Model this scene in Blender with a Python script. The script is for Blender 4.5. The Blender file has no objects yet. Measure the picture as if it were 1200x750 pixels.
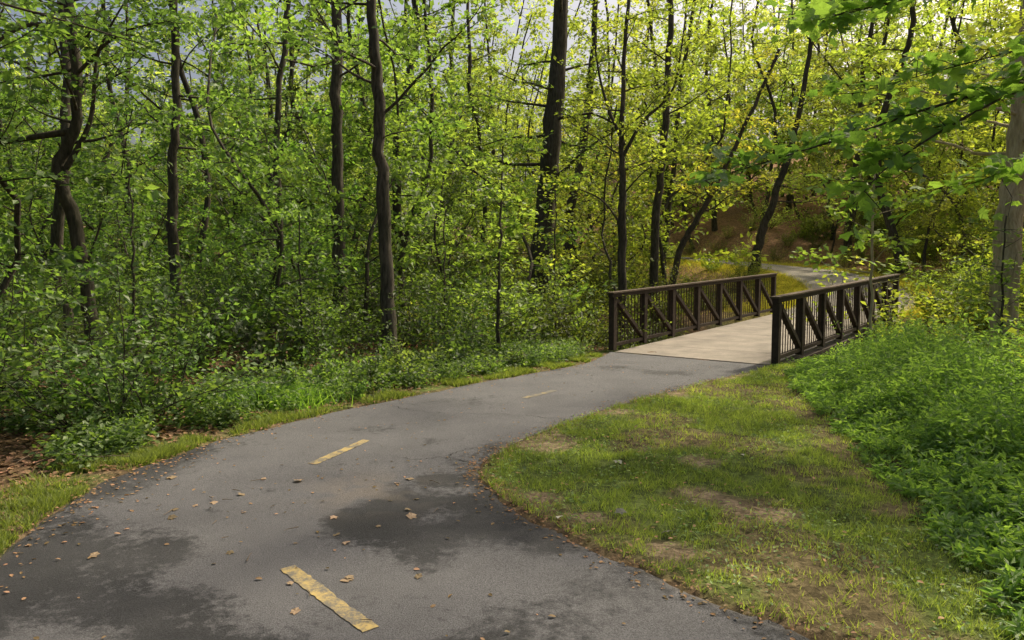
import bpy, math, numpy as np
from mathutils import Vector
rng = np.random.default_rng(7)
scene = bpy.context.scene
COL = scene.collection

# ------------------------------------------------------------------ helpers
_T = np.random.default_rng(99).random((256, 256))
def vnoise(x, y, s=0):
    x = np.asarray(x, float) + s * 17.3; y = np.asarray(y, float) + s * 31.7
    xi = np.floor(x).astype(int); yi = np.floor(y).astype(int)
    fx = x - xi; fy = y - yi
    fx = fx * fx * (3 - 2 * fx); fy = fy * fy * (3 - 2 * fy)
    a = _T[xi & 255, yi & 255]; b = _T[(xi + 1) & 255, yi & 255]
    c = _T[xi & 255, (yi + 1) & 255]; d = _T[(xi + 1) & 255, (yi + 1) & 255]
    return (a * (1 - fx) + b * fx) * (1 - fy) + (c * (1 - fx) + d * fx) * fy
def fbm(x, y, s=0, o=4):
    r = 0; a = .5; t = 0
    for i in range(o):
        r = r + a * vnoise(x * 2 ** i, y * 2 ** i, s + i); t += a; a *= .5
    return r / t
def sstep(a, b, x):
    t = np.clip((x - a) / (b - a), 0, 1); return t * t * (3 - 2 * t)
def catmull(P, n):
    P = np.asarray(P, float); k = len(P)
    Q = np.vstack([2 * P[0] - P[1], P, 2 * P[-1] - P[-2]])
    u = np.linspace(0, k - 1 - 1e-6, n); i = u.astype(int); t = (u - i)[:, None]
    p0, p1, p2, p3 = Q[i], Q[i + 1], Q[i + 2], Q[i + 3]
    return .5 * (2 * p1 + (p2 - p0) * t + (2 * p0 - 5 * p1 + 4 * p2 - p3) * t ** 2 + (3 * p1 - p0 - 3 * p2 + p3) * t ** 3)
def dist_poly(x, y, poly):
    d = np.full(np.shape(x), 1e9)
    for a, b in zip(poly[:-1], poly[1:]):
        ab = b[:2] - a[:2]; L = ab @ ab + 1e-12
        t = np.clip(((x - a[0]) * ab[0] + (y - a[1]) * ab[1]) / L, 0, 1)
        d = np.minimum(d, np.hypot(x - a[0] - t * ab[0], y - a[1] - t * ab[1]))
    return d
def inside(x, y, poly):
    c = np.zeros(np.shape(x), bool); n = len(poly)
    for i in range(n):
        x1, y1 = poly[i][:2]; x2, y2 = poly[(i + 1) % n][:2]
        if y1 == y2: continue
        c ^= ((y1 > y) != (y2 > y)) & (x < (x2 - x1) * (y - y1) / (y2 - y1) + x1)
    return c
def tri_mesh(name, V, F, attrs=None, smooth=False, mat=None, cols=None):
    V = np.asarray(V, np.float32); F = np.asarray(F, np.int32)
    me = bpy.data.meshes.new(name)
    k = F.shape[1]
    me.vertices.add(len(V)); me.vertices.foreach_set('co', V.ravel())
    me.loops.add(F.size); me.loops.foreach_set('vertex_index', F.ravel())
    me.polygons.add(len(F)); me.polygons.foreach_set('loop_start', np.arange(0, F.size, k, dtype=np.int32))
    me.update(calc_edges=True)
    for n, a in (attrs or {}).items():
        at = me.attributes.new(n, 'FLOAT', 'POINT'); at.data.foreach_set('value', np.asarray(a, np.float32))
    for n, a in (cols or {}).items():
        at = me.attributes.new(n, 'FLOAT_COLOR', 'POINT')
        c = np.ones((len(V), 4), np.float32); c[:, :3] = a; at.data.foreach_set('color', c.ravel())
    me.polygons.foreach_set('use_smooth', np.full(len(F), smooth))
    if mat: me.materials.append(mat)
    return me
def obj(name, me, parent=None, loc=(0, 0, 0), rz=0, sc=1, color=None):
    o = bpy.data.objects.new(name, me); COL.objects.link(o)
    o.location = loc; o.rotation_euler = (0, 0, rz) if np.isscalar(rz) else rz
    o.scale = (sc, sc, sc) if np.isscalar(sc) else sc
    if parent: o.parent = parent
    if color is not None: o.color = (*color, 1)
    return o
def empty(name, loc=(0, 0, 0)):
    e = bpy.data.objects.new(name, None); COL.objects.link(e); e.location = loc; e.empty_display_size = .3; return e

# ------------------------------------------------------------------ materials
def newmat(name):
    m = bpy.data.materials.new(name); m.use_nodes = True
    nt = m.node_tree; nt.nodes.clear()
    out = nt.nodes.new('ShaderNodeOutputMaterial')
    def N(t, **kw):
        n = nt.nodes.new(t)
        for k, v in kw.items():
            if k in n.inputs.keys(): n.inputs[k].default_value = v
            else: setattr(n, k, v)
        return n
    return m, nt, out, N
def mixc(nt, N, fac, a, b, mode='MIX'):
    n = N('ShaderNodeMix'); n.data_type = 'RGBA'; n.blend_type = mode
    for i, v in ((0, fac), (6, a), (7, b)):
        if hasattr(v, 'links'): nt.links.new(v, n.inputs[i])
        else: n.inputs[i].default_value = v if i == 0 else (*v, 1)
    return n.outputs[2]
def maprange(nt, N, v, a, b, c, d):
    n = N('ShaderNodeMapRange'); nt.links.new(v, n.inputs[0])
    for i, q in enumerate((a, b, c, d)): n.inputs[i + 1].default_value = q
    return n.outputs[0]
def noise(nt, N, vec, scale, detail=4, rough=.6):
    n = N('ShaderNodeTexNoise'); n.inputs['Scale'].default_value = scale
    n.inputs['Detail'].default_value = detail; n.inputs['Roughness'].default_value = rough
    if vec is not None: nt.links.new(vec, n.inputs['Vector'])
    return n.outputs['Fac']
def mat_leaf(name, trans=.5, gloss=.035, fixed=None):
    m, nt, out, N = newmat(name); L = nt.links.new
    oi = N('ShaderNodeObjectInfo'); at = N('ShaderNodeAttribute', attribute_name='tint')
    base = oi.outputs['Color']
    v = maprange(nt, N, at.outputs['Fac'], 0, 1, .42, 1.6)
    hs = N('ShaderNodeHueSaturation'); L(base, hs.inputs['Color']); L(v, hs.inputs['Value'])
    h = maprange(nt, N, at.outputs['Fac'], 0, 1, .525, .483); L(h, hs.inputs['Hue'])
    d = N('ShaderNodeBsdfDiffuse'); L(hs.outputs[0], d.inputs[0])
    t = N('ShaderNodeBsdfTranslucent')
    tc = mixc(nt, N, 1.0, hs.outputs[0], (2.5, 2.55, 1.0), 'MULTIPLY'); L(tc, t.inputs[0])
    mx = N('ShaderNodeMixShader'); mx.inputs[0].default_value = trans; L(d.outputs[0], mx.inputs[1]); L(t.outputs[0], mx.inputs[2])
    g = N('ShaderNodeBsdfGlossy'); g.inputs['Roughness'].default_value = .5; g.inputs[0].default_value = (.85, .87, .8, 1)
    m2 = N('ShaderNodeMixShader'); m2.inputs[0].default_value = gloss; L(mx.outputs[0], m2.inputs[1]); L(g.outputs[0], m2.inputs[2])
    L(m2.outputs[0], out.inputs[0]); return m
def mat_bark(name, c1, c2, scale=1.0):
    m, nt, out, N = newmat(name); L = nt.links.new
    tc = N('ShaderNodeTexCoord'); mp = N('ShaderNodeMapping'); mp.inputs['Scale'].default_value = (9 * scale, 9 * scale, 1.6 * scale)
    L(tc.outputs['Object'], mp.inputs[0])
    n1 = noise(nt, N, mp.outputs[0], 3, 6, .7); n2 = noise(nt, N, tc.outputs['Object'], 1.3, 3)
    c = mixc(nt, N, maprange(nt, N, n1, .35, .65, 0, 1), c1, c2)
    c = mixc(nt, N, maprange(nt, N, n2, .35, .7, 0, .5), c, (c1[0] * .7, c1[1] * 1.0, c1[2] * .6))
    p = N('ShaderNodeBsdfPrincipled'); L(c, p.inputs['Base Color']); p.inputs['Roughness'].default_value = .95
    p.inputs['Specular IOR Level'].default_value = .15
    b = N('ShaderNodeBump'); b.inputs['Strength'].default_value = .9; b.inputs['Distance'].default_value = .02; L(n1, b.inputs['Height']); L(b.outputs[0], p.inputs['Normal'])
    L(p.outputs[0], out.inputs[0]); return m
LEAF = mat_leaf('leaf')
LEAF_NEAR = mat_leaf('broad_leaf', .5, .05)
GRASSM = mat_leaf('grass_blade', .4, .02)
BARK = mat_bark('bark_dark', (.036, .030, .024), (.14, .118, .092))
BARK_L = mat_bark('bark_light', (.30, .22, .15), (.62, .50, .37), .8)

# ------------------------------------------------------------------ layout
PL = np.array([(3, -4.5), (.6, -1.2), (-1.2, .8), (-2.2, 2.2), (-2.82, 3.97), (-3.02, 5.13), (-2.95, 5.8), (-2.74, 6.5), (-1.88, 8.06), (-.57, 9.82), (.5, 11.1), (1.25, 12.1), (1.78, 13.45)])
PR = np.array([(5.6, -2.4), (3.5, .7), (2.1, 2.2), (1.31, 3.04), (.485, 4.09), (-.05, 4.95), (-.24, 5.5), (-.18, 6.05), (.3, 7.05), (1.4, 8.57), (2.69, 10.05), (3.55, 10.95), (4.1, 11.6)])
NS = 620
EL = catmull(PL, NS); ER = catmull(PR, NS)
for E, s in ((EL, 1), (ER, 2)):
    k = sstep(0, .1, np.linspace(1, 0, NS))
    E[:, 0] += (fbm(E[:, 0] * 3, E[:, 1] * 3, s) - .5) * .16 * k
    E[:, 1] += (fbm(E[:, 0] * 3 + 40, E[:, 1] * 3, s) - .5) * .16 * k
NEARPOLY = np.vstack([EL[::6], ER[::6][::-1]])
ELs, ERs = EL[::8], ER[::8]
BD = np.array([.628, .778]); BR = np.array([.778, -.628])
B0 = np.array([1.82, 13.5]) + BR * 1.5
BL, BW, BRISE = 8.4, 3.0, .27
FC = catmull([(B0[0] + BD[0] * BL, B0[1] + BD[1] * BL, BRISE), (10.1, 21.6, .5), (11.4, 25, .9), (11.6, 29, 1.3), (10.4, 33, 1.6), (7.4, 38, 2.0), (2, 43, 2.3), (-6, 47, 2.6)], 140)
def terrain(x, y):
    x = np.asarray(x, float); y = np.asarray(y, float)
    s = (x - B0[0]) * BD[0] + (y - B0[1]) * BD[1]
    w = (x - B0[0]) * BR[0] + (y - B0[1]) * BR[1]
    h = 1.5 * sstep(8.5, 26, s) + sstep(4, 14, x) * .2 * np.maximum(0, y - 33) * sstep(0, 1, 1 - (y - 60) / 200)
    h = h + .06 * np.maximum(0, y - 30) * (y < 400)
    sm = s + .9 * (vnoise(w * .25, w * 0, 3) - .5) * sstep(2, 6, np.abs(w))
    g = np.clip(np.abs(sm - 4.2) / 3.9, 0, 1)
    h = h - 1.75 * (np.cos(g * math.pi) * .5 + .5) ** .7
    dn = np.minimum(dist_poly(x, y, ELs), dist_poly(x, y, ERs))
    ins = inside(x, y, NEARPOLY); dn = np.where(ins, 0, dn)
    rough = (fbm(x * .35, y * .35, 5) - .5) * .5 * sstep(.8, 5, dn) + (fbm(x * 2, y * 2, 6) - .5) * .09 * sstep(.05, .8, dn)
    h = h + rough
    d = np.full(x.shape, 1e9); z = np.zeros(x.shape)
    for p in FC[::3]:
        q = np.hypot(x - p[0], y - p[1]); z = np.where(q < d, p[2], z); d = np.minimum(d, q)
    h = np.where(s > 8.3, h + (z - .02 - h) * (1 - sstep(1.9, 5, d)), h)
    h = np.where(ins, -.035, h)
    return h
def th(x, y): return float(terrain(np.array([x]), np.array([y]))[0])

# ------------------------------------------------------------------ ground
def axis(lo, hi, step, far, n):
    a = np.arange(lo, hi, step); u = np.linspace(0, 1, n + 1)[1:]
    g = (np.exp(u * 5) - 1) / (math.exp(5) - 1)
    return np.concatenate([(lo - g * far)[::-1], a, a[-1] + g * far])
xs = axis(-7, 9, .085, 400, 90); ys = axis(1.5, 15, .085, 400, 120)
X, Y = np.meshgrid(xs, ys); xf, yf = X.ravel(), Y.ravel()
Z = terrain(xf, yf)
dL = dist_poly(xf, yf, ELs); dR = dist_poly(xf, yf, ERs); ins = inside(xf, yf, NEARPOLY)
sB = (xf - B0[0]) * BD[0] + (yf - B0[1]) * BD[1]
WEED = np.array([(1.9, .5), (2.4, 3.2), (2.9, 5.0), (3.3, 7), (3.7, 9), (4.15, 10.6), (4.75, 11.6)])
def weedside(x, y): return x - np.interp(y, WEED[:, 1], WEED[:, 0])
def lawnmask(x, y):
    s = (x - B0[0]) * BD[0] + (y - B0[1]) * BD[1]
    right = x > np.interp(y, PR[:, 1], PR[:, 0])
    return right & (s < .3) & (y > 0)
n1 = fbm(xf * 1.1, yf * 1.1, 11); n2 = fbm(xf * 4, yf * 4, 12); n3 = fbm(xf * .5, yf * .5, 13)
litter = np.array([.12, .076, .045]); soil = np.array([.16, .115, .068]); grassc = np.array([.105, .135, .036]); tan = np.array([.27, .2, .13]); moss = np.array([.05, .075, .022])
def lerp(a, b, t): return a + (b - a) * t[:, None]
c = np.tile(litter, (len(xf), 1)) * (.7 + .6 * n2)[:, None]
c = lerp(c, moss, sstep(.5, .65, n3) * .6 * (yf > 8))
c = lerp(c, np.array([.30, .17, .09]), (sstep(26, 32, yf) * sstep(3, 8, xf)) * .8)
verge = (1 - sstep(.25, .6, dL + (n1 - .5) * .6))
c = lerp(c, lerp(np.tile(soil, (len(xf), 1)), grassc, sstep(.4, .55, n2)), verge)
lm = lawnmask(xf, yf)
g = lerp(np.tile(grassc, (len(xf), 1)) * (.7 + .6 * n2)[:, None], soil, sstep(.48, .6, n1) * .8)
def blob(x, y, cx, cy, r): return np.exp(-(((x - cx) ** 2 + (y - cy) ** 2) / r ** 2))
BARE = [(.42, 6.75, .32), (.25, 6.4, .25), (1.3, 5.0, .26), (1.62, 4.6, .25), (1.1, 8.0, .3), (1.9, 9.1, .3), (.2, 5.0, .18), (3.1, 10.6, .4), (1.5, 5.9, .2), (.9, 4.0, .2), (.5, 4.6, .15)]
bare = sum(blob(xf, yf, *b) for b in BARE); bare = sstep(.35, .75, bare + (n2 - .5) * .9)
g = lerp(g, tan, bare * .85)
c = np.where(lm[:, None], g, c)
dF = dist_poly(xf, yf, FC[::4])
sh = (1 - sstep(2.0, 3.6, dF)) * (sB > 8)
c = lerp(c, np.array([.24, .21, .06]), sh * .8)
edge = (1 - sstep(.02, .14, np.minimum(dL, dR) + (n2 - .5) * .12))
c = lerp(c, soil * .8, edge * .8)
nx = len(xs); ny = len(ys)
i = (np.arange(ny - 1)[:, None] * nx + np.arange(nx - 1)[None]).ravel()
F = np.stack([i, i + 1, i + nx + 1, i + nx], 1)
m, nt, out, N = newmat('ground_soil'); L = nt.links.new
at = N('ShaderNodeAttribute', attribute_name='gcol'); tc = N('ShaderNodeTexCoord')
a1 = noise(nt, N, tc.outputs['Object'], 35, 5, .7)
vo = N('ShaderNodeTexVoronoi'); vo.inputs['Scale'].default_value = 16; L(tc.outputs['Object'], vo.inputs['Vector'])
sep = N('ShaderNodeSeparateColor'); L(vo.outputs['Color'], sep.inputs[0])
v = maprange(nt, N, a1, .3, .7, .55, 1.45)
hs = N('ShaderNodeHueSaturation'); L(at.outputs['Color'], hs.inputs['Color']); L(v, hs.inputs['Value'])
v2 = maprange(nt, N, sep.outputs[0], 0, 1, .6, 1.4)
hs2 = N('ShaderNodeHueSaturation'); L(hs.outputs[0], hs2.inputs['Color']); L(v2, hs2.inputs['Value'])
p = N('ShaderNodeBsdfPrincipled'); L(hs2.outputs[0], p.inputs['Base Color']); p.inputs['Roughness'].default_value = 1; p.inputs['Specular IOR Level'].default_value = .1
b = N('ShaderNodeBump'); b.inputs['Strength'].default_value = .8; b.inputs['Distance'].default_value = .03; L(a1, b.inputs['Height']); L(b.outputs[0], p.inputs['Normal']); L(p.outputs[0], out.inputs[0])
obj('ground', tri_mesh('ground', np.stack([xf, yf, Z], 1), F, smooth=True, mat=m, cols={'gcol': c}))

# ------------------------------------------------------------------ asphalt
def asphalt_mat(name, lightc, darkc):
    m, nt, out, N = newmat(name); L = nt.links.new
    at = N('ShaderNodeAttribute', attribute_name='stain'); at2 = N('ShaderNodeAttribute', attribute_name='tanp'); tc = N('ShaderNodeTexCoord')
    f1 = noise(nt, N, tc.outputs['Object'], 150, 4, .85); f2 = noise(nt, N, tc.outputs['Object'], 14, 7, .75); f3 = noise(nt, N, tc.outputs['Object'], 1.6, 5, .65)
    ad = N('ShaderNodeMath', operation='ADD'); L(at.outputs['Fac'], ad.inputs[0]); L(maprange(nt, N, f2, .3, .7, -.5, .5), ad.inputs[1])
    st = maprange(nt, N, ad.outputs[0], .3, .8, 0, 1)
    c = mixc(nt, N, st, lightc, darkc)
    c = mixc(nt, N, maprange(nt, N, f3, .4, .68, 0, .45), c, tuple(q * .6 for q in lightc))
    c = mixc(nt, N, at2.outputs['Fac'], c, (.22, .185, .15))
    v = maprange(nt, N, f1, .34, .66, .35, 1.7)
    hs = N('ShaderNodeHueSaturation'); L(c, hs.inputs['Color']); L(v, hs.inputs['Value'])
    p = N('ShaderNodeBsdfPrincipled'); L(hs.outputs[0], p.inputs['Base Color']); L(maprange(nt, N, st, 0, 1, .9, .7), p.inputs['Roughness']); p.inputs['Specular IOR Level'].default_value = .25
    b = N('ShaderNodeBump'); b.inputs['Strength'].default_value = .9; b.inputs['Distance'].default_value = .01; L(f1, b.inputs['Height']); L(b.outputs[0], p.inputs['Normal']); L(p.outputs[0], out.inputs[0])
    return m
ASPH = asphalt_mat('asphalt', (.134, .132, .137), (.032, .032, .035))
NW = 110
u = np.linspace(0, 1, NW)
G = EL[:, None, :] * (1 - u)[None, :, None] + ER[:, None, :] * u[None, :, None]
gx, gy = G[..., 0].ravel(), G[..., 1].ravel()
dl = dist_poly(gx, gy, ELs); dr = dist_poly(gx, gy, ERs)
n1 = fbm(gx * 1.6, gy * 1.6, 21, 5); n2 = fbm(gx * .7, gy * .7, 22, 3); n3 = fbm(gx * 5, gy * 5, 23, 4)
st = np.zeros(len(gx))
for cx, cy, rx, ry in [(-.95, 4.5, .3, .35), (-.6, 4.15, .35, .3), (-.2, 4.5, .3, .3), (-.43, 3.75, .2, .35), (-.75, 4.85, .22, .18), (.1, 4.2, .3, .3), (-2.3, 3.6, .45, .6), (-1.75, 3.4, .35, .35), (-2.5, 4.3, .35, .45), (-1.9, 4.1, .2, .25), (.25, 3.3, .45, .3), (-.1, 2.9, .4, .3), (-2.7, 5.1, .25, .4), (-1.7, 5.15, .12, .1), (-1.95, 4.7, .12, .1), (-1.4, 2.9, .3, .25), (-.75, 6.6, .12, .2), (-.6, 5.4, .12, .12)]:
    st += np.exp(-(((gx - cx) / rx) ** 2 + ((gy - cy) / ry) ** 2))
st += (1 - sstep(.1, .6, dr)) * .75 * (1 - sstep(5.0, 6.0, gy))
st += (1 - sstep(.1, .5, dl)) * .75 * (1 - sstep(6.5, 8.5, gy)) + (1 - sstep(.02, .2, np.minimum(dl, dr))) * .35
st = st * .8 + (n1 - .5) * 2.5 - .02 + sstep(9.5, 12, gy) * .22 * (.4 + n2)
st = np.clip(st, -.2, 1.1)
tanp = np.clip(blob(gx, gy, -1.05, 5.15, .4) * sstep(.4, .6, n3) + (1 - sstep(0, .1, dr)) * sstep(.45, .6, n3) * .6 + (1 - sstep(0, .12, dl)) * sstep(.5, .6, n3) * .5, 0, 1) * .45
def rz_(x, y): return .004 + (fbm(x * .7, y * .7, 22, 3) - .5) * .012
gz = rz_(gx, gy) - .02 * (1 - sstep(0, .06, np.minimum(dl, dr)))
V = np.stack([gx, gy, gz], 1)
i = (np.arange(NS - 1)[:, None] * NW + np.arange(NW - 1)[None]).ravel()
F = np.stack([i, i + 1, i + NW + 1, i + NW], 1)
obj('asphalt_path', tri_mesh('asphalt_path', V, F, smooth=True, mat=ASPH, attrs={'stain': st, 'tanp': tanp}))
T = np.gradient(FC, axis=0); Nn = np.stack([T[:, 1], -T[:, 0]], 1); Nn /= np.linalg.norm(Nn, axis=1)[:, None]
Nn[0] = BR
uu = np.linspace(-1, 1, 9)
wv = 1.5 + .15 * (fbm(FC[:, 1] * 1.0, FC[:, 0], 4) - .5)
P = FC[:, None, :2] + Nn[:, None, :] * (uu[None, :, None] * wv[:, None, None])
V = np.concatenate([P, np.repeat(FC[:, None, 2:3] + .012, 9, 1)], 2).reshape(-1, 3)
i = (np.arange(len(FC) - 1)[:, None] * 9 + np.arange(8)[None]).ravel()
obj('asphalt_path', tri_mesh('asphalt_path_far', V, np.stack([i, i + 1, i + 10, i + 9], 1), smooth=True, mat=asphalt_mat('asphalt_sun_tinted', (.27, .245, .21), (.16, .145, .125)), attrs={'stain': fbm(V[:, 0] * .8, V[:, 1] * .8, 3) - .4, 'tanp': np.full(len(V), .15)}))  # far stretch: sunlight painted in as a paler asphalt colour

# yellow dashes
def paint(name, lo, hi):
    m, nt, out, N = newmat(name); L = nt.links.new
    tc = N('ShaderNodeTexCoord'); f1 = noise(nt, N, tc.outputs['Object'], 75, 6, .8); f2 = noise(nt, N, tc.outputs['Object'], 9, 3)
    ad = N('ShaderNodeMath', operation='ADD'); L(f1, ad.inputs[0]); L(f2, ad.inputs[1])
    c = mixc(nt, N, maprange(nt, N, ad.outputs[0], lo, hi, 0, 1), (.42, .31, .11), (.13, .12, .10))
    p = N('ShaderNodeBsdfPrincipled'); L(c, p.inputs['Base Color']); p.inputs['Roughness'].default_value = .85; L(p.outputs[0], out.inputs[0]); return m
YEL = paint('worn_yellow_paint', .86, 1.12); YEL2 = paint('very_worn_yellow_paint', .68, 1.02)
e = empty('yellow_centre_line')
for a, bb, ym in (((-1.19, 3.8), (-.62, 3.13), YEL), ((-1.60, 5.82), (-1.32, 6.62), YEL), ((.14, 8.75), (.55, 9.3), YEL2)):
    a = np.array(a); bb = np.array(bb); n = 60; t = np.linspace(0, 1, n)[:, None]
    c0 = a + (bb - a) * t; d = (bb - a) / np.linalg.norm(bb - a); q = np.array([-d[1], d[0]])
    wl = .042 + .028 * (fbm(t[:, 0] * 25, t[:, 0] * 0, 2) - .5)[:, None]; wr = .042 + .028 * (fbm(t[:, 0] * 25, t[:, 0] * 0, 5) - .5)[:, None]
    V = np.vstack([c0 + q * wl, c0 - q * wr]); V = np.column_stack([V, rz_(V[:, 0], V[:, 1]) + .004])
    k = np.arange(n - 1); obj('dash', tri_mesh('dash', V, np.stack([k, k + n, k + n + 1, k + 1], 1), mat=ym), e)
def simple(name, col, rough=.9, spec=.3, metal=0):
    m, nt, out, N = newmat(name); L = nt.links.new
    tc = N('ShaderNodeTexCoord'); f = noise(nt, N, tc.outputs['Object'], 14, 6, .7); f2 = noise(nt, N, tc.outputs['Object'], 2, 3)
    c = mixc(nt, N, maprange(nt, N, f, .3, .7, 0, 1), tuple(q * .65 for q in col), tuple(q * 1.35 for q in col))
    c = mixc(nt, N, maprange(nt, N, f2, .4, .7, 0, .4), c, tuple(q * .5 for q in col))
    p = N('ShaderNodeBsdfPrincipled'); L(c, p.inputs['Base Color']); p.inputs['Roughness'].default_value = rough; p.inputs['Specular IOR Level'].default_value = spec
    b = N('ShaderNodeBump'); b.inputs['Strength'].default_value = .4; b.inputs['Distance'].default_value = .01; L(f, b.inputs['Height']); L(b.outputs[0], p.inputs['Normal'])
    L(p.outputs[0], out.inputs[0]); return m
CR = simple('crack_dark', (.02, .02, .02))
Vs = []; Fs = []; off = 0
for pts in ([(-1.0, 6.05), (-.75, 5.95), (-.55, 6.02), (-.3, 5.85)], [(-.55, 6.02), (-.4, 6.3), (-.15, 6.35)], [(1.6, 11.9), (2.2, 11.7), (2.9, 11.1), (3.5, 10.9)], [(-1.5, 8.4), (-.9, 7.9), (-.1, 7.8), (.6, 7.5)]):
    q = catmull(np.array(pts), 90); q[:, 0] += (fbm(q[:, 0] * 14, q[:, 1] * 14, 8) - .5) * .12; q[:, 1] += (fbm(q[:, 0] * 14 + 9, q[:, 1] * 14, 9) - .5) * .12
    t = np.gradient(q, axis=0); t /= np.linalg.norm(t, axis=1)[:, None]; nn = np.stack([-t[:, 1], t[:, 0]], 1)
    w = (.0008 + .005 * vnoise(np.arange(90) * .3, np.zeros(90), 3) ** 2)[:, None]
    V = np.vstack([q + nn * w, q - nn * w]); V = np.column_stack([V, rz_(V[:, 0], V[:, 1]) + .004])
    k = np.arange(89); Vs.append(V); Fs.append(np.stack([k, k + 90, k + 91, k + 1], 1) + off); off += len(V)
obj('asphalt_cracks', tri_mesh('asphalt_cracks', np.vstack(Vs), np.vstack(Fs), mat=CR))

# ------------------------------------------------------------------ geometry accumulators
class Geo:
    def __init__(s): s.V = []; s.F = []; s.n = 0
    def add(s, V, F): s.V.append(V); s.F.append(F + s.n); s.n += len(V)
    def mesh(s, name, mat, smooth=True): return tri_mesh(name, np.vstack(s.V), np.vstack(s.F), smooth=smooth, mat=mat)
def tube(g, P, R, sides=8, lump=0.0):
    P = np.asarray(P, float); n = len(P); R = np.broadcast_to(np.asarray(R, float), (n,))
    t = np.gradient(P, axis=0); t /= np.linalg.norm(t, axis=1)[:, None] + 1e-9
    ref = np.array([1.0, 0, 0]) if abs(t[n // 2][0]) < .8 else np.array([0, 1.0, 0])
    a = np.cross(t, ref); a /= np.linalg.norm(a, axis=1)[:, None] + 1e-9; b = np.cross(t, a)
    an = np.linspace(0, 2 * math.pi, sides, endpoint=False)
    r = R[:, None] * (1 + (lump * (vnoise(np.arange(n)[:, None] * .35 + 0 * an[None], np.arange(sides)[None] * .9 + P[0, 0], 2) - .5) if lump else 0))
    V = (P[:, None] + a[:, None] * (np.cos(an)[None] * r)[..., None] + b[:, None] * (np.sin(an)[None] * r)[..., None]).reshape(-1, 3)
    i = np.arange(n - 1)[:, None] * sides; j = np.arange(sides)[None]; k = (j + 1) % sides
    F = np.stack([(i + j).ravel(), (i + k).ravel(), (i + sides + k).ravel(), (i + sides + j).ravel()], 1)
    g.add(V, F)
def box(g, c, ax, half):
    c = np.array(c, float); ax = np.array(ax, float); h = np.array(half)
    s = np.array([(x, y, z) for x in (-1, 1) for y in (-1, 1) for z in (-1, 1)])
    V = c + (s * h) @ ax
    F = np.array([(0, 1, 3, 2), (4, 6, 7, 5), (0, 4, 5, 1), (2, 3, 7, 6), (0, 2, 6, 4), (1, 5, 7, 3)])
    g.add(V, F)
def norm(v): return v / (np.linalg.norm(v, axis=-1, keepdims=True) + 1e-9)
KITE = (np.array([(0, 0, 0), (.5, .32, .07), (1, 0, -.05), (.5, -.32, .07)]), np.array([(0, 3, 2), (0, 2, 1)]))
NARROW = (np.array([(0, 0, 0), (.45, .19, .06), (1, 0, -.08), (.45, -.19, .06)]), np.array([(0, 3, 2), (0, 2, 1)]))
OVAL = (np.array([(0, 0, 0), (.28, .27, .05), (.65, .25, .06), (1, 0, -.06), (.65, -.25, .06), (.28, -.27, .05), (.5, 0, 0)]), np.array([(0, 6, 1), (1, 6, 2), (2, 6, 3), (3, 6, 4), (4, 6, 5), (5, 6, 0)]))
MAPLE = (np.array([(0, 0, 0), (.02, .40, .0), (.28, .34, .06), (.55, .52, .0), (.66, .26, .05), (1, 0, -.10), (.66, -.26, .05), (.55, -.52, .0), (.28, -.34, .06), (.02, -.40, .0), (.35, 0, .02)]),
         np.array([(10, (k + 1) % 10, k) for k in range(10)]))
def leaves(C, D, S, tint, rg, shape=KITE, flat=.5, droop=.25):
    n = len(C)
    nrm = norm(np.array([0, 0, 1.0]) + rg.normal(size=(n, 3)) * flat)
    d = D + rg.normal(size=(n, 3)) * .6; d[:, 2] -= droop
    d = norm(d - nrm * (d * nrm).sum(1, keepdims=True)); s = np.cross(nrm, d)
    pv, pf = shape; k = len(pv)
    V = C[:, None] + (d[:, None] * pv[None, :, 0:1] + s[:, None] * pv[None, :, 1:2] + nrm[:, None] * pv[None, :, 2:3]) * S[:, None, None]
    F = (np.arange(n)[:, None, None] * k + pf[None]).reshape(-1, 3)
    return V.reshape(-1, 3), F, np.repeat(tint, k)
def walk(rg, p, d, length, n, wob=.12, curl=0.0):
    P = [np.array(p, float)]; d = norm(np.array(d, float)); st = length / n
    for _ in range(n):
        d = norm(d + rg.normal(size=3) * wob + np.array([0, 0, curl])); P.append(P[-1] + d * st)
    return np.array(P)
def at_t(P, t):
    u = t * (len(P) - 1); i = min(int(u), len(P) - 2); return P[i] + (P[i + 1] - P[i]) * (u - i)
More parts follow.
